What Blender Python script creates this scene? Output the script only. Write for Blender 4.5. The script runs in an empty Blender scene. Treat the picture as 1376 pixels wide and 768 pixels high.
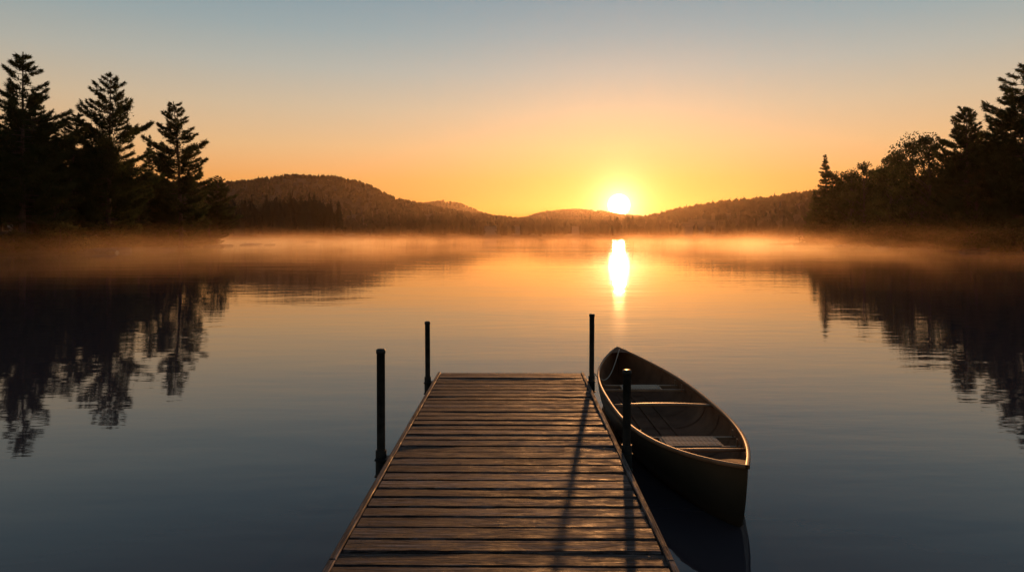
import bpy, math, random
import numpy as np
from mathutils import Vector, Matrix
rng=np.random.default_rng(7); random.seed(7)
scene=bpy.context.scene
scene.view_settings.view_transform='Standard'
try: scene.view_settings.look='None'
except Exception: pass
scene.view_settings.exposure=0

# ---------------------------------------------------------------- helpers
def s2l(c):
    return tuple(((v/255)/12.92 if v/255<=0.04045 else (((v/255)+0.055)/1.055)**2.4) for v in c)+(1,)
class MB:
    def __init__(s): s.v=[];s.f=[];s.m=[];s.n=0
    def add(s,verts,faces,mat=0):
        verts=np.asarray(verts,float).reshape(-1,3)
        s.v.append(verts)
        s.f.extend([tuple(int(i)+s.n for i in f) for f in faces]); s.m.extend([mat]*len(faces)); s.n+=len(verts)
    def arr(s,verts,k,mat=0):
        n=len(verts)//k
        s.v.append(np.asarray(verts,float))
        idx=(np.arange(n*k).reshape(n,k)+s.n).tolist()
        s.f.extend(idx); s.m.extend([mat]*n); s.n+=n*k
    def tube(s,pts,rad,sides=6,mat=0,cap=True):
        pts=np.asarray(pts,float); N=len(pts); rings=[]
        for i in range(N):
            d=pts[min(i+1,N-1)]-pts[max(i-1,0)]; d=d/(np.linalg.norm(d)+1e-9)
            a=np.cross(d,[0,0,1.0]); 
            if np.linalg.norm(a)<0.05: a=np.cross(d,[1.0,0,0])
            a/=np.linalg.norm(a); b=np.cross(a,d)
            t=np.linspace(0,2*math.pi,sides,endpoint=False)
            rings.append(pts[i]+rad[i]*(np.cos(t)[:,None]*a+np.sin(t)[:,None]*b))
        V=np.concatenate(rings); F=[]
        for i in range(N-1):
            for j in range(sides):
                F.append((i*sides+j,i*sides+(j+1)%sides,(i+1)*sides+(j+1)%sides,(i+1)*sides+j))
        if cap: F.append(tuple(range(sides))[::-1]); F.append(tuple((N-1)*sides+j for j in range(sides)))
        s.add(V,F,mat)
    def box(s,c,d,rotz=0,mat=0,ch=0.0,tilt=0):
        hx,hy,hz=d[0]/2,d[1]/2,d[2]/2
        lv=[(-hx,-hy,-hz),(hx,-hy,-hz),(hx,hy,-hz),(-hx,hy,-hz)]
        if ch>0:
            lv+=[(-hx,-hy,hz-ch),(hx,-hy,hz-ch),(hx,hy,hz-ch),(-hx,hy,hz-ch),(-hx+ch,-hy+ch,hz),(hx-ch,-hy+ch,hz),(hx-ch,hy-ch,hz),(-hx+ch,hy-ch,hz)]
            F=[(3,2,1,0)]+[(a,b,b+4,a+4) for a,b in((0,1),(1,2),(2,3),(3,0))]+[(a+4,b+4,b+8,a+8) for a,b in((0,1),(1,2),(2,3),(3,0))]+[(8,9,10,11)]
        else:
            lv+=[(-hx,-hy,hz),(hx,-hy,hz),(hx,hy,hz),(-hx,hy,hz)]
            F=[(3,2,1,0),(0,1,5,4),(1,2,6,5),(2,3,7,6),(3,0,4,7),(4,5,6,7)]
        lv=np.array(lv); 
        lv[:,2]+=lv[:,0]*tilt
        c0,s0=math.cos(rotz),math.sin(rotz)
        V=np.stack([lv[:,0]*c0-lv[:,1]*s0,lv[:,0]*s0+lv[:,1]*c0,lv[:,2]],1)+np.array(c)
        s.add(V,F,mat); return len(V)
    def mesh(s,name,mats,smooth=False):
        me=bpy.data.meshes.new(name)
        V=np.concatenate(s.v); me.from_pydata(V.tolist(),[],s.f)
        for m in mats: me.materials.append(m)
        me.polygons.foreach_set('material_index',s.m)
        if smooth: me.polygons.foreach_set('use_smooth',[True]*len(s.f))
        me.update(); return me
    def obj(s,name,mats,smooth=False,parent=None):
        o=bpy.data.objects.new(name,s.mesh(name,mats,smooth)); scene.collection.objects.link(o)
        if parent: o.parent=parent
        return o
def empty(name):
    o=bpy.data.objects.new(name,None); scene.collection.objects.link(o); return o
def unit(a): return a/(np.linalg.norm(a,axis=-1,keepdims=True)+1e-9)
def blades(P,D,L,W):
    D=unit(D); S=unit(np.cross(D,rng.normal(size=D.shape)))
    L=np.broadcast_to(np.asarray(L,float).reshape(-1,1),(len(P),1)); W=np.broadcast_to(np.asarray(W,float).reshape(-1,1),(len(P),1))
    return np.stack([P-S*W,P+S*W,P+D*L],1).reshape(-1,3)
def leafquads(P,size):
    A=unit(rng.normal(size=P.shape)); B=unit(np.cross(A,rng.normal(size=P.shape)))
    sz=np.broadcast_to(np.asarray(size,float).reshape(-1,1),(len(P),1))
    return np.stack([P-A*sz,P-B*sz*.6,P+A*sz,P+B*sz*.6],1).reshape(-1,3)
def vnoise(x,y,seed=0):
    r=np.random.default_rng(seed); T=r.random((64,64))
    xi=np.floor(x).astype(int); yi=np.floor(y).astype(int); fx=x-xi; fy=y-yi
    fx=fx*fx*(3-2*fx); fy=fy*fy*(3-2*fy)
    g=lambda a,b:T[a%64,b%64]
    return (g(xi,yi)*(1-fx)+g(xi+1,yi)*fx)*(1-fy)+(g(xi,yi+1)*(1-fx)+g(xi+1,yi+1)*fx)*fy
def fbm(x,y,seed=0,o=4):
    return sum(vnoise(x*2**i,y*2**i,seed+i)*0.5**i for i in range(o))/ (2-0.5**(o-1))

# ---------------------------------------------------------------- materials
def newmat(name):
    m=bpy.data.materials.new(name); m.use_nodes=True; nt=m.node_tree
    return m,nt,nt.nodes,nt.links,nt.nodes['Principled BSDF']
def ramp(N,stops):
    r=N.new('ShaderNodeValToRGB'); e=r.color_ramp.elements
    while len(e)<len(stops): e.new(0.5)
    for i,(p,c) in enumerate(stops):
        e[i].position=p; e[i].color=c if len(c)==4 else tuple(c)+(1,)
    return r
def noise(N,L,vec,scale,detail=4,rough=.5):
    n=N.new('ShaderNodeTexNoise'); n.inputs['Scale'].default_value=scale; n.inputs['Detail'].default_value=detail; n.inputs['Roughness'].default_value=rough
    if vec is not None: L.new(vec,n.inputs['Vector'])
    return n
def mapping(N,L,scale,coord='Object'):
    t=N.new('ShaderNodeTexCoord'); m=N.new('ShaderNodeMapping'); m.inputs['Scale'].default_value=scale
    L.new(t.outputs[coord],m.inputs['Vector']); return m.outputs[0]
def simple(name,c1,c2,scale,rough=.8,bump=0,metal=0,spec=.5):
    m,nt,N,L,b=newmat(name); v=mapping(N,L,(1,1,1)); n=noise(N,L,v,scale,5,.6)
    r=ramp(N,[(.3,c1),(.7,c2)]); L.new(n.outputs[0],r.inputs[0]); L.new(r.outputs[0],b.inputs['Base Color'])
    b.inputs['Roughness'].default_value=rough; b.inputs['Metallic'].default_value=metal; b.inputs['Specular IOR Level'].default_value=spec
    if bump:
        bp=N.new('ShaderNodeBump'); bp.inputs['Distance'].default_value=bump; L.new(n.outputs[0],bp.inputs['Height']); L.new(bp.outputs[0],b.inputs['Normal'])
    return m
def foliage(name,c1,c2,scale=.6,trans=.25):
    m,nt,N,L,b=newmat(name); v=mapping(N,L,(1,1,1)); n=noise(N,L,v,scale,2,.6)
    r=ramp(N,[(.35,c1),(.65,c2)]); L.new(n.outputs[0],r.inputs[0])
    N.remove(b); d=N.new('ShaderNodeBsdfDiffuse'); L.new(r.outputs[0],d.inputs[0])
    if trans:
        t=N.new('ShaderNodeBsdfTranslucent'); mx=N.new('ShaderNodeMixShader'); mx.inputs[0].default_value=trans
        L.new(r.outputs[0],t.inputs[0]); L.new(d.outputs[0],mx.inputs[1]); L.new(t.outputs[0],mx.inputs[2])
        L.new(mx.outputs[0],N['Material Output'].inputs['Surface'])
    else: L.new(d.outputs[0],N['Material Output'].inputs['Surface'])
    return m
M_needle=foliage('pine_needles',(.035,.052,.02),(.08,.10,.04),.6,.3)
M_leaf=foliage('leaves',(.045,.06,.022),(.12,.12,.045),.6,.4)
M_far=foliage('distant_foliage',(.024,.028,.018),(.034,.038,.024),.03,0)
M_bark=simple('bark',(.05,.035,.025),(.13,.095,.07),6,.9,.02)
M_rock=simple('rock',(.035,.032,.03),(.10,.088,.08),2,.85,.05,0,.3)
M_ground=simple('forest_ground',(.03,.032,.016),(.07,.06,.035),.08,.95,.3,0,.1)
M_metal=simple('dark_post_metal',(.012,.018,.020),(.045,.055,.055),12,.6,.002,.2,.3)

# ---------------------------------------------------------------- lake & terrain
lake=np.array([(-75,-40),(-40,-14),(-12,-7),(0,-6),(12,-7),(45,-14),(80,-40),(66,0),(57,40),(53,70),(55,90),(58,110),(61,130),(63.5,147),(72,158),(105,190),(170,260),(255,380),(290,480),(260,560),(180,605),(60,615),(-60,620),(-200,612),(-300,580),(-260,520),(-160,440),(-100,385),(-86,360),(-92,350),(-112,343),(-150,335),(-190,300),(-200,230),(-130,168),(-75,142),(-56,131),(-53,115),(-50,95),(-49,76),(-53,60),(-64,20)],float)
def sdist(x,y):
    shp=x.shape; P=np.stack([x.ravel(),y.ravel()],1)
    best=np.full(len(P),1e9); inside=np.zeros(len(P),bool)
    n=len(lake)
    for i in range(n):
        a=lake[i]; b=lake[(i+1)%n]; e=b-a; w=P-a
        t=np.clip((w@e)/(e@e),0,1); d=np.linalg.norm(w-t[:,None]*e,axis=1); best=np.minimum(best,d)
        c=((a[1]>P[:,1])!=(b[1]>P[:,1])); 
        xi=(b[0]-a[0])*(P[:,1]-a[1])/((b[1]-a[1]) if b[1]!=a[1] else 1e-9)+a[0]
        inside^=(c&(P[:,0]<xi))
    return (np.where(inside,-best,best)).reshape(shp)
def prof(x,pts):
    pts=np.array(pts,float); return np.interp(x,pts[:,0],pts[:,1])
def height(x,y):
    sd=sdist(x,y)+ (fbm(x/9,y/9,3)-.5)*3.0
    base=np.clip(sd*.16,-2.2,2.2)+np.clip((sd-14)*.03,0,5)
    base=base+np.where(sd>0,(fbm(x/12,y/12,9)-.5)*1.2*np.clip(sd/5,0,1),0)
    A=prof(x,[(-1800,60),(-900,70),(-620,80),(-508,79),(-440,87),(-370,94),(-330,92),(-259,80),(-215,56),(-165,45),(-63,26),(40,16),(400,10)])*np.exp(-((y-1200)/260)**2)
    B=prof(x,[(-1500,70),(-420,80),(-323,88),(-240,92),(-214,95),(-150,84),(-95,60),(-17,36),(40,44),(101,60),(185,70),(262,64),(330,54),(420,46),(1500,60)])*np.exp(-((y-2100)/350)**2)
    D=prof(x,[(100,0),(160,10),(200,18),(237,28),(306,37),(390,46),(675,64),(1500,70)])*np.exp(-((y-900)/230)**2)
    hills=np.maximum(np.maximum(A,B),D)
    hills=hills*np.clip((sd-10)/120,0,1)*(.93+.14*fbm(x/70,y/70,21))
    return base+hills
xs=np.unique(np.concatenate([np.arange(-2600,-300,25),np.arange(-300,300,8),np.arange(300,2601,25),np.arange(-75,-44,2),np.arange(46,76,2)]))
ys=np.unique(np.concatenate([np.arange(-400,-20,25),np.arange(-20,180,4),np.arange(180,700,10),np.arange(700,2900,22)]))
X,Y=np.meshgrid(xs,ys); Z=height(X.astype(float),Y.astype(float))
nx,ny=len(xs),len(ys); tb=MB()
I=np.arange(nx*ny).reshape(ny,nx)
tb.v.append(np.stack([X.ravel(),Y.ravel(),Z.ravel()],1).astype(float)); tb.n=nx*ny
F=np.stack([I[:-1,:-1],I[:-1,1:],I[1:,1:],I[1:,:-1]],-1).reshape(-1,4).tolist(); tb.f=F; tb.m=[0]*len(F)
tb.obj('ground_terrain',[M_ground],True)

# water
m,nt,N,L,b=newmat('lake_water'); M_water=m
b.inputs['Base Color'].default_value=(.048,.044,.052,1); b.inputs['Roughness'].default_value=.03; b.inputs['IOR'].default_value=1.35
v1=mapping(N,L,(.5,1.6,1)); n1=noise(N,L,v1,1.8,3,.5)
v2=mapping(N,L,(.12,.35,1)); n2=noise(N,L,v2,1.0,2,.5)
v3=mapping(N,L,(.02,.05,1)); n3=noise(N,L,v3,1.0,2,.5)
r3=ramp(N,[(.35,(.2,)*3),(.65,(1,1,1))]); L.new(n3.outputs[0],r3.inputs[0])
mu=N.new('ShaderNodeMath'); mu.operation='MULTIPLY'; L.new(n1.outputs[0],mu.inputs[0]); L.new(r3.outputs[0],mu.inputs[1])
ad=N.new('ShaderNodeMath'); ad.operation='MULTIPLY_ADD'; L.new(n2.outputs[0],ad.inputs[0]); ad.inputs[1].default_value=2.0; L.new(mu.outputs[0],ad.inputs[2])
bp=N.new('ShaderNodeBump'); bp.inputs['Distance'].default_value=.0065; bp.inputs['Strength'].default_value=1; L.new(ad.outputs[0],bp.inputs['Height']); L.new(bp.outputs[0],b.inputs['Normal'])
wb=MB(); wb.add([(-700,-300,0),(700,-300,0),(700,760,0),(-700,760,0)],[(0,1,2,3)]); wb.obj('lake_water',[M_water])

# ---------------------------------------------------------------- trees
def pine_mesh(name,H,Lmax,seed,style='pine'):
    global rng
    rng=np.random.default_rng(seed); mb=MB()
    lean=rng.normal(0,.012,2)*H
    nt_=9; hs=np.linspace(-.6,H,nt_); tp=np.stack([lean[0]*(hs/H)**2,lean[1]*(hs/H)**2,hs],1); R0=H*.014
    mb.tube(tp,[R0*(1-.95*max(h,0)/H)+.012 for h in hs],7,0)
    P=[];D=[];Ls=[]
    z=H*(.13 if style=='pine' else .05)
    while z<H-.15:
        f=z/H
        if style=='pine':
            shape=min(1,(1-f)**.75*1.75)*(.62+.38*min(1,f/.35)); step=H*.026*(.7+.8*rng.random()); nb=rng.integers(3,6)
        else:
            shape=(1-f)**1.0; step=H*.03*(.8+.4*rng.random()); nb=rng.integers(5,8)
        base=rng.random()*6.28
        wmul=.7+.45*rng.random() if style=='pine' else .75+.4*rng.random()
        for k in range(nb):
            az=base+k*6.283/nb+rng.normal(0,.3)
            Lb=Lmax*shape*wmul*(.5+.65*rng.random())+(.25 if style=='pine' else .08)
            zz=z+rng.normal(0,.12)
            up=(.05+.35*f**2) if style=='pine' else -.22+.6*f**3
            cx,cy=lean*(f**2)
            t=np.linspace(0,1,5); curve=.16 if style=='pine' else .12
            pts=np.stack([cx+np.cos(az)*t*Lb,cy+np.sin(az)*t*Lb,zz+Lb*(up*t+curve*t**2.5-.08*np.sin(t*3.1))],1)
            if Lb>.7: mb.tube(pts,[R0*.28*(1-f*.6)*(1-.85*q)+.008 for q in t],3,0,False)
            n=int(10+Lb*Lb*7+Lb*10) if style=='pine' else int(4+Lb*26)
            tt=rng.uniform(.22 if style=='pine' else .05,1.03,n)**.75
            lat=rng.normal(0,1,n)*Lb*.13*np.sin(np.clip(tt,0,1)*2.6+.25)
            px=cx+np.cos(az)*tt*Lb-np.sin(az)*lat; py=cy+np.sin(az)*tt*Lb+np.cos(az)*lat
            pz=zz+Lb*(up*tt+curve*tt**2.5-.08*np.sin(tt*3.1))+rng.normal(0,.05+.02*Lb,n)+ (0 if style=='pine' else -.08)
            C=np.stack([px,py,pz],1)
            nbld=6
            C=np.repeat(C,nbld,0)+rng.normal(0,.05,(n*nbld,3))
            out=np.array([math.cos(az),math.sin(az),.55 if style=='pine' else -.1])
            Dd=rng.normal(0,.6,(n*nbld,3))+out
            P.append(C);D.append(Dd);Ls.append(rng.uniform(.2,.46,n*nbld)*(1 if style=='pine' else .45+.5*(1-f)))
        z+=step
    n=40; C=np.stack([np.full(n,lean[0]),np.full(n,lean[1]),H-rng.random(n)*.9],1); P.append(C); D.append(rng.normal(0,.4,(n,3))+[0,0,.9]); Ls.append(np.full(n,.25))
    P=np.concatenate(P);D=np.concatenate(D);Ls=np.concatenate(Ls)
    mb.arr(blades(P,D,Ls,rng.uniform(.022,.05,len(P))),3,1)
    return mb.mesh(name,[M_bark,M_needle])
def leafy_mesh(name,H,Rc,seed,n_cl=60,low=.22,per=95,leaf=.17):
    global rng
    rng=np.random.default_rng(seed); mb=MB(); R0=H*.015
    lean=rng.normal(0,.03,2)*H
    hs=np.linspace(-.5,H*.82,7); q=np.clip(hs/H,0,1)
    mb.tube(np.stack([lean[0]*q,lean[1]*q,hs],1),[R0*(1-.9*a)+.02 for a in q],7,0)
    Q=[]
    for i in range(n_cl):
        f=low+(1-low)*(i+rng.random())/n_cl
        prof_=math.sin(min(1,max(0,(f-low)/(1-low))*.86+.14)*math.pi)**.6
        az=rng.random()*6.28; r=Rc*prof_*rng.uniform(.35,1.1)
        c=np.array([lean[0]*f+math.cos(az)*r,lean[1]*f+math.sin(az)*r,H*f*.97+rng.normal(0,.02*H)])
        s=np.array([lean[0]*f*.7,lean[1]*f*.7,max(H*f*.97-r*.8-.5,H*low*.6)])
        mid=(c+s)/2+rng.normal(0,.15,3)
        mb.tube([s,mid,c],[R0*.3,R0*.18,.012],4,0,False)
        rad=rng.uniform(.45,1.2)*Rc/3.6
        n=int(per*rng.uniform(.7,1.3))
        d=unit(rng.normal(size=(n,3)))*(rng.random((n,1))**.45)*rad*np.array([1.15,1.15,.72])
        Q.append(c+d+rng.normal(0,.1,(n,3)))
    Q=np.concatenate(Q)
    mb.arr(leafquads(Q,rng.uniform(leaf*.6,leaf*1.25,len(Q))),4,1)
    return mb.mesh(name,[M_bark,M_leaf])
pines=[pine_mesh('pine_mesh_a',22,4.6,11),pine_mesh('pine_mesh_b',22,5.2,12),pine_mesh('pine_mesh_c',22,4.4,13),pine_mesh('pine_mesh_d',22,4.8,14)]
spruces=[pine_mesh('spruce_mesh_a',17,3.6,21,'spruce'),pine_mesh('spruce_mesh_b',17,3.1,22,'spruce')]
leafs=[leafy_mesh('leafy_mesh_a',15,4.2,31),leafy_mesh('leafy_mesh_b',15,3.6,32),leafy_mesh('leafy_mesh_c',15,4.6,33,70),leafy_mesh('leafy_mesh_d',15,3.2,34,50)]
shrubs=[leafy_mesh('shrub_mesh_a',3,1.9,41,26,.1,80,.11),leafy_mesh('shrub_mesh_b',3,2.3,42,30,.08,80,.11)]
BASEH={'pine_tree':22,'spruce_tree':17,'broadleaf_tree':15,'shrub':3}
R=random.Random(5)
def place(kind,x,y,h,idx=None,wide=1,rot=None):
    lst={'pine_tree':pines,'spruce_tree':spruces,'broadleaf_tree':leafs,'shrub':shrubs}[kind]
    me=lst[(idx if idx is not None else R.randrange(len(lst)))%len(lst)]
    o=bpy.data.objects.new(kind,me); scene.collection.objects.link(o)
    z=float(height(np.array([float(x)]),np.array([float(y)]))[0])
    s=h/BASEH[kind]; o.location=(x,y,max(z,.05)-.1); o.scale=(s*wide,s*wide,s)
    o.rotation_euler[2]=R.random()*6.28 if rot is None else rot
    return o
for k,x,y,h,i,w in [('pine_tree',-54.5,76,21.6,0,1.15),('pine_tree',-50.8,86,22.2,1,1.0),('pine_tree',-51.4,106,22.6,2,1.15),('spruce_tree',-56.5,106,17.0,0,.9),('pine_tree',-53.6,124,12.8,1,1.25),
    ('pine_tree',-58.5,84,18,3,1),('pine_tree',-60,72,20,2,1.1),('spruce_tree',-53,97,10.5,0,1.2),('broadleaf_tree',-52.6,112,8.5,0,1),('broadleaf_tree',-54,90,9.5,1,1.2),('broadleaf_tree',-53.5,80,7.5,2,1.2),
    ('pine_tree',-55.5,118,11.5,0,1.1),('broadleaf_tree',-55.5,127,7,3,1.3),('pine_tree',-59,98,15,1,1),('broadleaf_tree',-53.5,121,6.5,1,1.3),('pine_tree',-56,80,16,3,1.2),('pine_tree',-54.5,92,14,0,1.2),('pine_tree',-57,88,16.5,2,1.3)]:
    place(k,x,y,h,i,w)
for j in range(56):
    y=R.uniform(58,150); x=-57-R.random()**1.2*45-(max(0,y-128)*.9)
    k=R.choice(['pine_tree','spruce_tree','broadleaf_tree','broadleaf_tree','pine_tree'])
    ht={'pine_tree':R.uniform(12,16.5),'spruce_tree':R.uniform(10,15),'broadleaf_tree':R.uniform(8,12)}[k]*(1 if y<110 else .85)
    place(k,x,y,ht,wide=1.2)
for k,x,y,h,i,w in [('pine_tree',58.5,78,21,1,1.15),('pine_tree',57.5,86,17.9,0,1.0),('pine_tree',60.5,91,18.2,3,1.1),('broadleaf_tree',59.5,97,15.9,0,1.0),('broadleaf_tree',61,104,16.4,2,1.0),('broadleaf_tree',62,112,15.4,1,1.0),
    ('broadleaf_tree',62.5,121,14.6,3,1.1),('broadleaf_tree',64.5,130,14.0,0,1),('spruce_tree',65,141,18.4,0,1.3),('spruce_tree',66.5,149,12,1,1.4),('broadleaf_tree',66,136,11.5,2,1),('pine_tree',68,152,10,0,1.3),
    ('pine_tree',62,74,20.5,2,1.2),('broadleaf_tree',57,84,10,1,1.1),('broadleaf_tree',58.5,92,9,3,1.2),('broadleaf_tree',60,100,9,0,1.2),('pine_tree',60.5,82,18.5,3,1.2)]:
    place(k,x,y,h,i,w)
for j in range(60):
    y=R.uniform(58,165); x=62+max(0,(y-90)*.07)+R.random()**1.2*42+max(0,y-150)*.8
    k=R.choice(['pine_tree','broadleaf_tree','broadleaf_tree','broadleaf_tree','spruce_tree'])
    ht={'pine_tree':R.uniform(13,17.5),'spruce_tree':R.uniform(11,15),'broadleaf_tree':R.uniform(11,15.5)}[k]
    place(k,x,y,ht,wide=1.12)
for j in range(34):
    t=j/33; y=60+t*73; xl=np.interp(y,[60,76,95,115,131],[-53,-49,-50,-53,-56]); place('shrub',xl-R.uniform(.6,3.4),y,R.uniform(1.4,3.6),wide=R.uniform(1,1.5))
for j in range(44):
    t=j/43; y=58+t*94; xr=np.interp(y,[40,70,90,110,130,147,158],[57,53,55,58,61,63.5,72]); place('shrub',xr+R.uniform(.8,4.0),y,R.uniform(1.6,4.4),wide=R.uniform(1,1.5))

def forest(name,px,py,h,kind,K,seed,core=.62):
    global rng
    rng=np.random.default_rng(seed); n=len(px); z=height(px,py); mb=MB()
    ok=z>.2; px,py,h,kind,z=px[ok],py[ok],h[ok],kind[ok],z[ok]; n=len(px)
    f=rng.random((n,K))**.8; az=rng.random((n,K))*6.283
    Rr=h*rng.uniform(.16,.24,n)*np.where(kind==0,1,1.4)
    rc=np.where(kind[:,None]==0,(1-f)**.9*(.6+.5*rng.random((n,K))),np.sin(np.clip(f*.85+.12,0,1)*math.pi)**.55*1.1*(.5+.5*rng.random((n,K))))
    r=Rr[:,None]*rc
    P=np.stack([px[:,None]+np.cos(az)*r,py[:,None]+np.sin(az)*r,z[:,None]+h[:,None]*(.06+.92*f)],-1).reshape(-1,3)
    out=np.stack([np.cos(az),np.sin(az),np.where(kind[:,None]==0,-.15,.3)*np.ones((n,K))],-1).reshape(-1,3)+rng.normal(0,.5,(n*K,3))
    size=(h[:,None]*(.05+.11*(1-f))*np.ones((n,K))*np.where(kind[:,None]==0,1,.8)).ravel()*(26/K)**.5
    mb.arr(blades(P-unit(out)*size[:,None]*.5,out,size*1.2,size*.45),3,0)
    c=6; t=np.arange(c)*6.283/c; t2=t+6.283/c
    k0=(kind==0)
    def ring(rad,zz,tt): return np.stack([px[:,None]+np.cos(tt)*rad[:,None],py[:,None]+np.sin(tt)*rad[:,None],np.repeat(zz[:,None],c,1)],-1)
    rb=Rr*core; rm_=np.where(k0,rb*.55,rb*1.15); z0=z+h*.05; z1=z+h*.55; z2=z+h*np.where(k0,1.0,.86)
    d=np.repeat(np.stack([px,py,z2],-1)[:,None],c,1)
    mb.arr(np.stack([ring(rb,z0,t),ring(rb,z0,t2),ring(rm_,z1,t2),ring(rm_,z1,t)],2).reshape(-1,3),4,0)
    mb.arr(np.stack([ring(rm_,z1,t),ring(rm_,z1,t2),d],2).reshape(-1,3),3,0)
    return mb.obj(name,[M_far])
r2=np.random.default_rng(77)
n=700; px=r2.uniform(-260,-80,n); py=r2.uniform(300,430,n); s=sdist(px,py); ok=(s>1.5)&(s<45); px,py=px[ok],py[ok]
hh=r2.uniform(15,22,len(px))*np.interp(px,[-260,-170,-125,-100,-86],[.95,1.0,1.0,1.15,.85])
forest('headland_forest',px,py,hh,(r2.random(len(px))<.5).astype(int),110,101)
n=26000; px=r2.uniform(-520,620,n); py=r2.uniform(150,760,n); s=sdist(px,py); ok=(s>1.5)&(s<34)&((py>430)|(px>80)|(px<-230)); px,py=px[ok],py[ok]
ok=r2.random(len(px))<.5; px,py=px[ok],py[ok]
hh=r2.uniform(9,16,len(px))+5*(fbm(px/25,py/25,5)-.5)*2; hh=hh*np.interp(px,[-200,-60,60,200,260],[1.4,1.25,1.15,1.1,1.15])
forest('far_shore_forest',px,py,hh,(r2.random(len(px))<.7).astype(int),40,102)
n=60000; px=r2.uniform(-1500,1300,n); py=r2.uniform(640,2250,n)
z=height(px,py); slope=(np.abs(px)<py*.85)&((z>14))
px,py=px[slope],py[slope]; ok=(r2.random(len(px))<np.interp(py,[640,2200],[.9,.55])); px,py=px[ok],py[ok]
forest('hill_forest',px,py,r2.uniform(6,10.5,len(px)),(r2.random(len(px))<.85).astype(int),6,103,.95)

# ---------------------------------------------------------------- shore rocks / logs
def rock(x,y,sx,sy,sz,seed,z=0):
    import bmesh
    bm=bmesh.new(); bmesh.ops.create_icosphere(bm,subdivisions=3,radius=1)
    rr=np.random.default_rng(seed); off=rr.random(3)*20
    for v in bm.verts:
        d=v.co; k=.72+.5*float(fbm(np.array([d.x*1.3+off[0]+d.z]),np.array([d.y*1.3+off[1]-d.z*.7]),seed)[0]); v.co=Vector((d.x*k*sx,d.y*k*sy,max(-.5,min(d.z,.62))*k*sz))
    me=bpy.data.meshes.new('rock'); bm.to_mesh(me); bm.free(); me.materials.append(M_rock)
    o=bpy.data.objects.new('rock',me); scene.collection.objects.link(o); o.location=(x,y,z); o.rotation_euler[2]=seed
for q in [(-47.5,78,3.2,1.6,.9),(-48.8,85,1.6,1.2,.8),(-46.8,91,1.8,1,.6),(-51.5,118,1.7,1.3,.5),(-54,128,2.6,1.6,.5),(-53.5,140,4,1.4,.4),(-50,141,2,1,.35),(-58,152,3,1.6,.4),
          (53.5,78,2.0,1.4,.5),(57.5,105,1.6,1.2,.5),(60.5,125,1.6,1.2,.5),(63,146,3,1.6,.6),(60.5,152,3.4,1.2,.4),(66,160,3,1.4,.5),(-59,200,3,1.2,.5)]:
    rock(*q,seed=int(abs(q[0]*7+q[1])))
lg=MB(); lg.tube([(49.5,75.5,.25),(52,76.3,.35),(55,77.2,.7)],[.09,.13,.16],8); lg.tube([(52,76.3,.4),(51.2,76.0,.9)],[.04,.015],5); lg.obj('driftwood_log',[M_bark],True)

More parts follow.
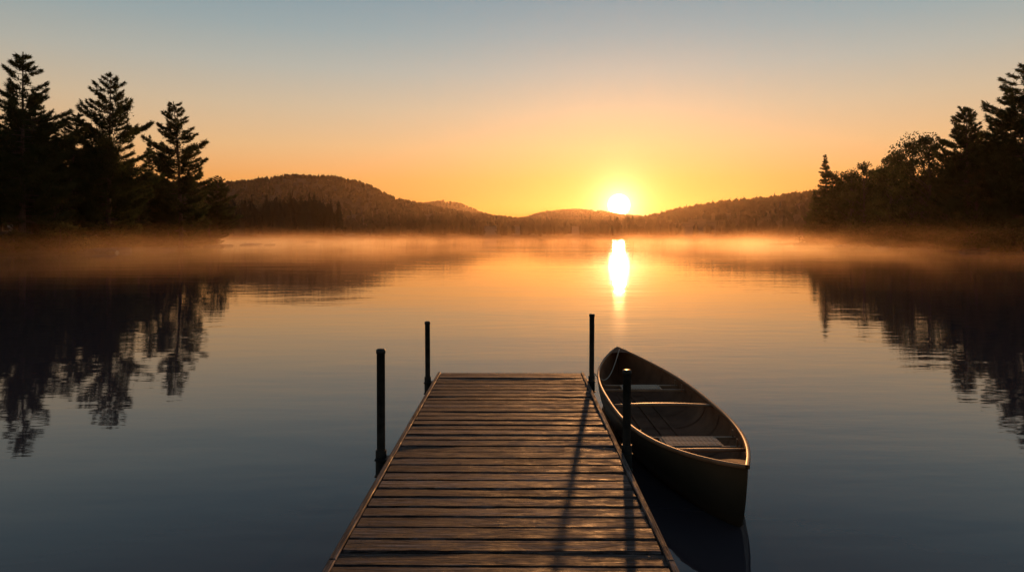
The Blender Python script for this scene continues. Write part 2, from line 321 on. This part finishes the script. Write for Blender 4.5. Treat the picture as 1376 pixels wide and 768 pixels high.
# ---------------------------------------------------------------- dock
dock=empty('wooden_dock')
def plankmat(name,along):
    m,nt,N,L,b=newmat(name)
    at=N.new('ShaderNodeAttribute'); at.attribute_name='plank'
    tc=N.new('ShaderNodeTexCoord'); cb=N.new('ShaderNodeVectorMath'); cb.operation='MULTIPLY_ADD'; L.new(at.outputs['Vector'],cb.inputs[0]); cb.inputs[1].default_value=(37,13,5); L.new(tc.outputs['Object'],cb.inputs[2])
    def mp(sc):
        if along=='y': sc=(sc[1],sc[0],sc[2])
        q=N.new('ShaderNodeMapping'); q.inputs['Scale'].default_value=sc; L.new(cb.outputs[0],q.inputs['Vector']); return q.outputs[0]
    g1=noise(N,L,mp((1.6,34,8)),1.6,6,.8); g2=noise(N,L,mp((3,9,2)),1.8,6,.75); g3=noise(N,L,mp((4,110,20)),1.3,4,.65); g4=noise(N,L,mp((.8,1.2,1)),1.0,3,.5); g5=noise(N,L,mp((.9,26,5)),1.0,2,.5)
    cr=ramp(N,[(.38,(.014,.011,.010)),(.45,(.065,.056,.052)),(.54,(.14,.125,.117)),(.66,(.32,.29,.27))]); L.new(g1.outputs[0],cr.inputs[0])
    pr=ramp(N,[(0,(.34,.34,.36)),(.5,(.74,.74,.76)),(1,(1.35,1.3,1.28))]); L.new(at.outputs['Fac'],pr.inputs[0])
    def mult(a,bb,f=1):
        mx=N.new('ShaderNodeMix'); mx.data_type='RGBA'; mx.blend_type='MULTIPLY'; mx.inputs[0].default_value=f; L.new(a,mx.inputs[6]); L.new(bb,mx.inputs[7]); return mx.outputs[2]
    st=ramp(N,[(.40,(.25,.24,.24)),(.53,(1,1,1))]); L.new(g2.outputs[0],st.inputs[0])
    st4=ramp(N,[(.35,(.55,.54,.54)),(.62,(1.1,1.1,1.1))]); L.new(g4.outputs[0],st4.inputs[0])
    crk=ramp(N,[(.475,(1,1,1)),(.492,(.12,.11,.11)),(.508,(.12,.11,.11)),(.525,(1,1,1))]); L.new(g5.outputs[0],crk.inputs[0])
    L.new(mult(mult(mult(mult(cr.outputs[0],pr.outputs[0]),st.outputs[0]),st4.outputs[0]),crk.outputs[0],.75),b.inputs['Base Color'])
    rr=ramp(N,[(.3,(.5,)*3),(.6,(.9,)*3)]); L.new(g2.outputs[0],rr.inputs[0]); L.new(rr.outputs[0],b.inputs['Roughness'])
    b.inputs['Specular IOR Level'].default_value=.22
    sm=N.new('ShaderNodeMath'); sm.operation='MULTIPLY_ADD'; L.new(g1.outputs[0],sm.inputs[0]); sm.inputs[1].default_value=.5; L.new(g3.outputs[0],sm.inputs[2])
    sm2=N.new('ShaderNodeMath'); sm2.operation='MULTIPLY_ADD'; L.new(crk.outputs[0],sm2.inputs[0]); sm2.inputs[1].default_value=.4; L.new(sm.outputs[0],sm2.inputs[2])
    bp=N.new('ShaderNodeBump'); bp.inputs['Distance'].default_value=.003; L.new(sm2.outputs[0],bp.inputs['Height']); L.new(bp.outputs[0],b.inputs['Normal'])
    return m
M_plank=plankmat('weathered_planks','x'); M_rail=plankmat('weathered_rails','y')
def setattr_pl(o,vals):
    a=o.data.attributes.new('plank','FLOAT_COLOR','POINT'); arr=np.ones((len(vals),4)); arr[:,:3]=np.array(vals)[:,None]; a.data.foreach_set('color',arr.ravel())
pb=MB(); vals=[]; y=-6.4; rp=random.Random(3); nails=MB()
W=1.62; END=7.95
while y<END-.07:
    w=.129+rp.uniform(-.006,.004); v=min(1,max(0,rp.gauss(.5,.30)))
    segs=9; dz=rp.uniform(-.003,.003); rot=rp.uniform(-.0035,.0035); ww=W+rp.uniform(-.008,.006); bow=rp.uniform(-.0025,.0025); sk=rp.uniform(-.003,.003)
    prf=[(-w/2,-.036),(-w/2,-.008),(-w/2+.008,0),(w/2-.008,0),(w/2,-.008),(w/2,-.036)]
    V=[]
    for i in range(segs+1):
        t=i/segs-.5; xx=t*ww
        for (a,c) in prf: V.append((xx+(rp.uniform(-.0008,.0008)),y+w/2+a+xx*rot+rp.uniform(-.0028,.0028),.4+c+dz+bow*(4*t*t-.5)+sk*(a/w)+rp.uniform(-.0005,.0005)))
    F=[]
    k=len(prf)
    for i in range(segs):
        for j in range(k): F.append((i*k+j,i*k+(j+1)%k,(i+1)*k+(j+1)%k,(i+1)*k+j))
    F.append(tuple(range(k))[::-1]); F.append(tuple(segs*k+j for j in range(k)))
    F=[f[::-1] for f in F]
    pb.add(V,F); vals+= [v]*len(V)
    for nxp in (-.74,-.01,.73):
        for ny_ in (.035,.1):
            cx=nxp+rp.uniform(-.008,.008); cy=y+ny_+nxp*rot+rp.uniform(-.004,.004); tt=np.arange(6)*1.0472
            nails.add(np.stack([cx+.0055*np.cos(tt),cy+.0055*np.sin(tt),np.full(6,.4+dz+bow*(4*(nxp/ww)**2-.5)+.0028)],1),[tuple(range(6))])
    y+=.145
o=pb.obj('planks',[M_plank],False,dock); setattr_pl(o,vals)
nails.obj('nail_heads',[M_metal],False,dock)
sb=MB(); vals=[]
def sbx(c,d,v,**k): 
    n=sb.box(c,d,**k); vals.extend([v]*n)
for sx in (-1,1):
    y0=-6.4
    while y0<END:
        y1=min(y0+2.44,END+.02)
        if END-y1<.6: y1=END+.02
        sbx((sx*(W/2+.024),(y0+y1)/2,.318),(.036,y1-y0-.006,.175),.9,ch=.005); 
        y0=y1
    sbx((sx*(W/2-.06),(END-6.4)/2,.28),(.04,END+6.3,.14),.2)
sbx((0,END+.005,.312),(W-.005,.036,.165),.7,ch=.004)
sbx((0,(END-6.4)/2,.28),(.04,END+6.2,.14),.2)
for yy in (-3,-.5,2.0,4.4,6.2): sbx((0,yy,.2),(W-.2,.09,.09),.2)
o=sb.obj('frame_boards',[M_rail],False,dock); setattr_pl(o,vals)
pz=MB(); br=MB()
for (x,yy,top,r) in [(-.925,5.02,1.165,.031),(-.925,7.62,1.04,.028),(.915,7.72,1.115,.028),(.905,5.17,.985,.031),(-.925,1.6,1.1,.03),(.915,1.6,1.1,.03),(-.925,-2,1.1,.03),(.915,-2,1.1,.03)]:
    lx=rp.uniform(-.006,.006)
    pz.tube([(x,yy,-2.3),(x,yy,.4),(x+lx,yy,top-.035),(x+lx,yy,top-.033),(x+lx,yy,top-.008),(x+lx,yy,top)],[r,r,r,r+.004,r+.004,r-.006],16)
    s=1 if x>0 else -1
    br.box((x-s*.012,yy,.36),(.10,.105,.012)); br.box((x-s*.012,yy,.24),(.10,.105,.012)); br.tube([(x,yy,.23),(x,yy,.42)],[r+.009,r+.009],14)
    br.box((s*(W/2+.047),yy,.30),(.008,.20,.15))
pz.obj('posts',[M_metal],True,dock); br.obj('post_brackets',[M_metal],False,dock)
dock.rotation_euler[2]=-math.radians(.5); dock.location=(-.083,0,0)

# ---------------------------------------------------------------- canoe
canoe=empty('canoe')
M_hull=simple('hull_olive',(.045,.036,.02),(.08,.06,.034),1.5,.5,.0,0,.4)
M_in=simple('hull_inside',(.12,.055,.026),(.22,.11,.055),4,.8,.003,0,.15)
M_gun=simple('gunwale_wood',(.20,.12,.065),(.34,.22,.13),5,.55,.001,0,.35)
M_web=simple('seat_webbing',(.45,.38,.28),(.55,.47,.36),30,.7)
Lh=2.42
def hw(u): return .505*((max(0,1-abs(u)**2.5))**.85 if u>0 else (max(0,1-abs(u)**2.9))**1.05)
def xoff(u): return .07*abs(u)**6 if u<0 else 0
def sheer(u): return .335+.10*abs(u)**3+.02*abs(u)**8
def keel(u): return -.07+ (.10*max(0,(abs(u)-.8)/.2)**3)
def hullpt(u,v,side,inner=False):
    w=hw(u); s=sheer(u); k=keel(u)
    if inner: w=max(0,w-.012); k=k+.10
    a=v*math.pi/2
    X=w*math.sin(a)**(.62+.35*abs(u)**2); h=(1-math.cos(a))**1.15
    Zz=k+(s-k)*h
    tum=1+.03*math.sin(h*math.pi)*(1-abs(u)); X*=tum
    Yy=u*Lh*(1-.04*abs(u)**8*(1-h)**2)
    return (side*X+xoff(u),Yy,Zz)
us=[math.sin((i/56-.5)*math.pi) for i in range(57)]; us[0]=-1; us[-1]=1
def shell(inner):
    mb=MB(); V=[];F=[]; vs=[i/12 for i in range(12,-1,-1)]; sides=[(-1,v) for v in vs]+[(1,v) for v in vs[::-1][1:]]
    k=len(sides)
    for u in us:
        for s_,v_ in sides: V.append(hullpt(u*(.992 if inner else 1),v_,s_,inner))
    for i in range(len(us)-1):
        for j in range(k-1):
            f=(i*k+j,i*k+j+1,(i+1)*k+j+1,(i+1)*k+j); F.append(f if not inner else f[::-1])
    mb.add(V,F); return mb
shell(False).obj('hull',[M_hull],True,canoe); shell(True).obj('hull_interior',[M_in],True,canoe)
rib=MB()
for iu in range(-4,5):
    u=iu/5.2
    vs=[i/12 for i in range(11,-1,-1)]
    seq=[(-1,v) for v in vs]+[(1,v) for v in vs[::-1][1:]]
    ring=[]
    for s_,v_ in seq:
        for du in (-.007,.007):
            x,yv,z=hullpt(u+du,v_,s_,True); x0=xoff(u)
            ring.append((x0+(x-x0)*.985,yv,z+.006*(1-v_)))
    n=len(seq); rib.add(ring,[(2*i,2*i+1,2*i+3,2*i+2) for i in range(n-1)])
rib.obj('ribs',[M_in],True,canoe)
gm=MB()
for side in (-1,1):
    V=[];F=[]
    for u in us:
        x,yv,z=hullpt(u,1,side)
        for (a,c) in ((-.016,-.012),(-.016,.012),(-.010,.016),(.008,.016),(.014,.010),(.014,-.012)):
            V.append((x+side*a,yv,z+c))
    k=6
    for i in range(len(us)-1):
        for j in range(k):
            f=(i*k+j,i*k+(j+1)%k,(i+1)*k+(j+1)%k,(i+1)*k+j); F.append(f if side<0 else f[::-1])
    gm.add(V,F)
gm.obj('gunwales',[M_gun],True,canoe)
dk=MB()
for e in (-1,1):
    V=[];F=[]; uu=[.90,.92,.94,.965,.985,.998]
    for u in uu:
        w=max(hw(e*u)-.006,0.002); z=sheer(u)+.004
        for t in (-1,-.5,0,.5,1): V.append((w*t+xoff(e*u),e*u*Lh,z+.012*(1-t*t)))
    for i in range(len(uu)-1):
        for j in range(4): 
            f=(i*5+j,i*5+j+1,(i+1)*5+j+1,(i+1)*5+j); F.append(f if e>0 else f[::-1])
    dk.add(V,F)
dk.obj('end_decks',[M_in],True,canoe)
th=MB()
def thwart(u,curve=0,wd=.05,drop=.02):
    w=hw(u)-.006; y=u*Lh; z=sheer(u)-drop; n=12; V=[];F=[]
    for i in range(n+1):
        t=i/n*2-1; cw=wd*(.62+.38*math.cos(t*math.pi) if not curve else .5+.5*abs(math.cos(t*math.pi*.5))); dy=curve*(1-t*t)
        for a,c in ((-.5,-.011),(.5,-.011),(.5,.006),(.3,.011),(-.3,.011),(-.5,.006)): V.append((t*w+xoff(u),y+dy+a*cw,z+c))
    for i in range(n):
        for j in range(6): F.append((i*6+j,i*6+(j+1)%6,(i+1)*6+(j+1)%6,(i+1)*6+j)[::-1])
    F.append(tuple(range(6))); F.append(tuple(n*6+j for j in range(6))[::-1])
    th.add(V,F)
thwart(-.10,.06,.075,.012); thwart(-.72,0,.05,.015)
th.obj('thwarts',[M_gun],True,canoe)
def seat(name,u,wid,dep):
    fr=MB(); we=MB(); y=u*Lh; z=sheer(u)-.075
    for dy in (-dep/2,dep/2):
        w=hw(u+dy/Lh)-.02
        fr.box((0,y+dy,z),(2*w,.03,.02),ch=.004)
        for s in (-1,1): fr.box((s*(w-.03),y+dy,z+.035),(.012,.012,.07))
    for s in (-1,1): fr.box((s*wid/2,y,z),(.03,dep,.018),ch=.003)
    n=13
    for i in range(n): we.box((-wid/2+(i+.5)*wid/n,y,z+.010+(.0015 if i%2 else 0)),(wid/n*.5,dep-.02,.003))
    k=7
    for i in range(k): we.box((0,y-dep/2+(i+.5)*dep/k,z+.0145),(wid-.02,dep/k*.46,.003))
    fr.obj(name+'_frame',[M_gun],False,canoe); we.obj(name+'_webbing',[M_web],False,canoe)
seat('bow_seat',.33,.42,.22); seat('stern_seat',-.53,.46,.26)
rb=MB()
for xo in (-.16,0,.16): rb.box((xo,0,.040),(.03,3.4,.012),ch=.003)
rb.obj('floor_runners',[M_in],False,canoe)
canoe.location=(1.475,6.97,0); canoe.rotation_euler[2]=math.atan2(.05,4.78)
rp_=MB(); pts=[]
for i in range(15):
    t=i/14; pts.append((1.45*(1-t)+.93*t,9.22*(1-t)+7.74*t,.46*(1-t)+.44*t-.22*math.sin(t*math.pi)))
rp_.tube(pts,[.006]*15,6); rope=rp_.obj('mooring_rope',[M_web],True,canoe)
rope.matrix_parent_inverse=(Matrix.Translation(canoe.location)@canoe.rotation_euler.to_matrix().to_4x4()).inverted()

# ---------------------------------------------------------------- mist / haze volumes
def volbox(name,lo,hi,mat):
    mb=MB(); c=[(lo[i]+hi[i])/2 for i in range(3)]; d=[hi[i]-lo[i] for i in range(3)]
    mb.box((0,0,0),d); o=mb.obj(name,[mat]); o.location=c; return o
def volmat(name,dens,aniso,color=(1,1,1,1)):
    m=bpy.data.materials.new(name); m.use_nodes=True; N=m.node_tree.nodes; L=m.node_tree.links; N.remove(N['Principled BSDF'])
    v=N.new('ShaderNodeVolumeScatter'); v.inputs['Density'].default_value=dens; v.inputs['Anisotropy'].default_value=aniso; v.inputs['Color'].default_value=color
    L.new(v.outputs[0],N['Material Output'].inputs['Volume']); return m,N,L,v
mh,_,_,_=volmat('haze',.00006,.78,(1,.72,.46,1))
volbox('morning_haze',(-1500,12,-3),(1500,2600,115),mh)
mm,N,L,v=volmat('mist',.01,.58,(1,.62,.32,1))
g=N.new('ShaderNodeNewGeometry'); sp=N.new('ShaderNodeSeparateXYZ'); L.new(g.outputs['Position'],sp.inputs[0])
mpn=N.new('ShaderNodeMapping'); mpn.inputs['Scale'].default_value=(.11,.05,.3); L.new(g.outputs['Position'],mpn.inputs[0])
nn=noise(N,L,mpn.outputs[0],1.0,4,.65)
rr=ramp(N,[(.42,(0,0,0)),(.66,(1,1,1))]); L.new(nn.outputs[0],rr.inputs[0])
def mr(src,a,b_,c,d):
    n=N.new('ShaderNodeMapRange'); n.inputs[1].default_value=a; n.inputs[2].default_value=b_; n.inputs[3].default_value=c; n.inputs[4].default_value=d; L.new(src,n.inputs[0]); return n.outputs[0]
hr=mr(sp.outputs[2],0,4.5,1,0)
pw=N.new('ShaderNodeMath'); pw.operation='POWER'; L.new(hr,pw.inputs[0]); pw.inputs[1].default_value=3.2
ab=N.new('ShaderNodeMath'); ab.operation='ABSOLUTE'; L.new(sp.outputs[0],ab.inputs[0])
def mul(a,b):
    n=N.new('ShaderNodeMath'); n.operation='MULTIPLY'; L.new(a,n.inputs[0])
    if isinstance(b,float): n.inputs[1].default_value=b
    else: L.new(b,n.inputs[1])
    return n.outputs[0]
L.new(mul(mul(mul(mul(mul(rr.outputs[0],pw.outputs[0]),mr(sp.outputs[1],38,80,0,1)),mr(ab.outputs[0],5,40,.3,1)),mr(sp.outputs[1],110,260,1,.22)),.038),v.inputs['Density'])
volbox('lake_mist',(-130,38,.02),(130,340,4.5),mm)

# ---------------------------------------------------------------- sky, sun, camera
EL=math.radians(2.5); AZ=math.radians(8.9)
S=Vector((math.sin(AZ)*math.cos(EL),math.cos(AZ)*math.cos(EL),math.sin(EL)))
w=bpy.data.worlds.new('World'); scene.world=w; w.use_nodes=True; N=w.node_tree.nodes; L=w.node_tree.links
bg=N['Background']; bg.inputs[1].default_value=1
def M(op,a,b=None,c=None):
    n=N.new('ShaderNodeMath'); n.operation=op
    for i,q in enumerate((a,b,c)):
        if q is None: continue
        if isinstance(q,(int,float)): n.inputs[i].default_value=q
        else: L.new(q,n.inputs[i])
    return n.outputs[0]
tc=N.new('ShaderNodeTexCoord'); nm=N.new('ShaderNodeVectorMath'); nm.operation='NORMALIZE'; L.new(tc.outputs['Generated'],nm.inputs[0])
sp=N.new('ShaderNodeSeparateXYZ'); L.new(nm.outputs[0],sp.inputs[0])
fac=M('POWER',M('MAXIMUM',sp.outputs[2],0.0),.6)
st=[(0,(234,124,46)),(.04,(242,146,62)),(.08,(246,168,92)),(.125,(234,186,132)),(.178,(212,188,156)),(.23,(184,182,170)),(.28,(156,170,171)),(.34,(130,154,165)),(.45,(108,126,142)),(1,(58,72,96))]
rm=ramp(N,[(z**.6,s2l(c)) for z,c in st]); L.new(fac,rm.inputs[0])
dt=N.new('ShaderNodeVectorMath'); dt.operation='DOT_PRODUCT'; L.new(nm.outputs[0],dt.inputs[0]); dt.inputs[1].default_value=S
c=dt.outputs['Value']; ang=M('MULTIPLY',M('ARCCOSINE',M('MINIMUM',c,.9999999)),57.2958)
azf=N.new('ShaderNodeMapRange'); azf.inputs[1].default_value=-.4; azf.inputs[2].default_value=1; azf.inputs[3].default_value=.5; azf.inputs[4].default_value=1; L.new(c,azf.inputs[0])
def scale(col,f):
    n=N.new('ShaderNodeVectorMath'); n.operation='SCALE'
    if isinstance(col,tuple): n.inputs[0].default_value=col
    else: L.new(col,n.inputs[0])
    if isinstance(f,(int,float)): n.inputs['Scale'].default_value=f
    else: L.new(f,n.inputs['Scale'])
    return n.outputs[0]
def add(a,b):
    n=N.new('ShaderNodeVectorMath'); n.operation='ADD'; L.new(a,n.inputs[0]); L.new(b,n.inputs[1]); return n.outputs[0]
sky=N.new('ShaderNodeTexSky'); sky.sky_type='NISHITA'; sky.sun_disc=False; sky.sun_elevation=EL; sky.sun_rotation=AZ
tot=scale(rm.outputs[0],azf.outputs[0])
tot=add(tot,scale(sky.outputs[0],.005))
tot=add(tot,scale((.12,.08,.0),M('EXPONENT',M('MULTIPLY',ang,-1/5.0))))
tot=add(tot,scale((4.0,2.9,1.4),M('EXPONENT',M('MULTIPLY',ang,-1/1.0))))
disc=N.new('ShaderNodeMapRange'); disc.inputs[1].default_value=.95; disc.inputs[2].default_value=.4; L.new(ang,disc.inputs[0])
tot=add(tot,scale((24,18,9),disc.outputs[0]))
L.new(tot,bg.inputs[0])
sun=bpy.data.lights.new('sun','SUN'); sun.energy=4.6; sun.angle=math.radians(1.0); sun.color=(1,.42,.14)
so=bpy.data.objects.new('sun',sun); scene.collection.objects.link(so); so.rotation_euler=S.to_track_quat('Z','Y').to_euler(); so.location=(20,100,30)
cam=bpy.data.cameras.new('camera'); co=bpy.data.objects.new('camera',cam); scene.collection.objects.link(co); scene.camera=co
cam.sensor_width=36; cam.lens=24; cam.clip_end=8000; cam.clip_start=.05
co.location=(0,0,2.0); co.rotation_euler=(math.radians(90),0,0); cam.shift_y=-(384-316)/1376
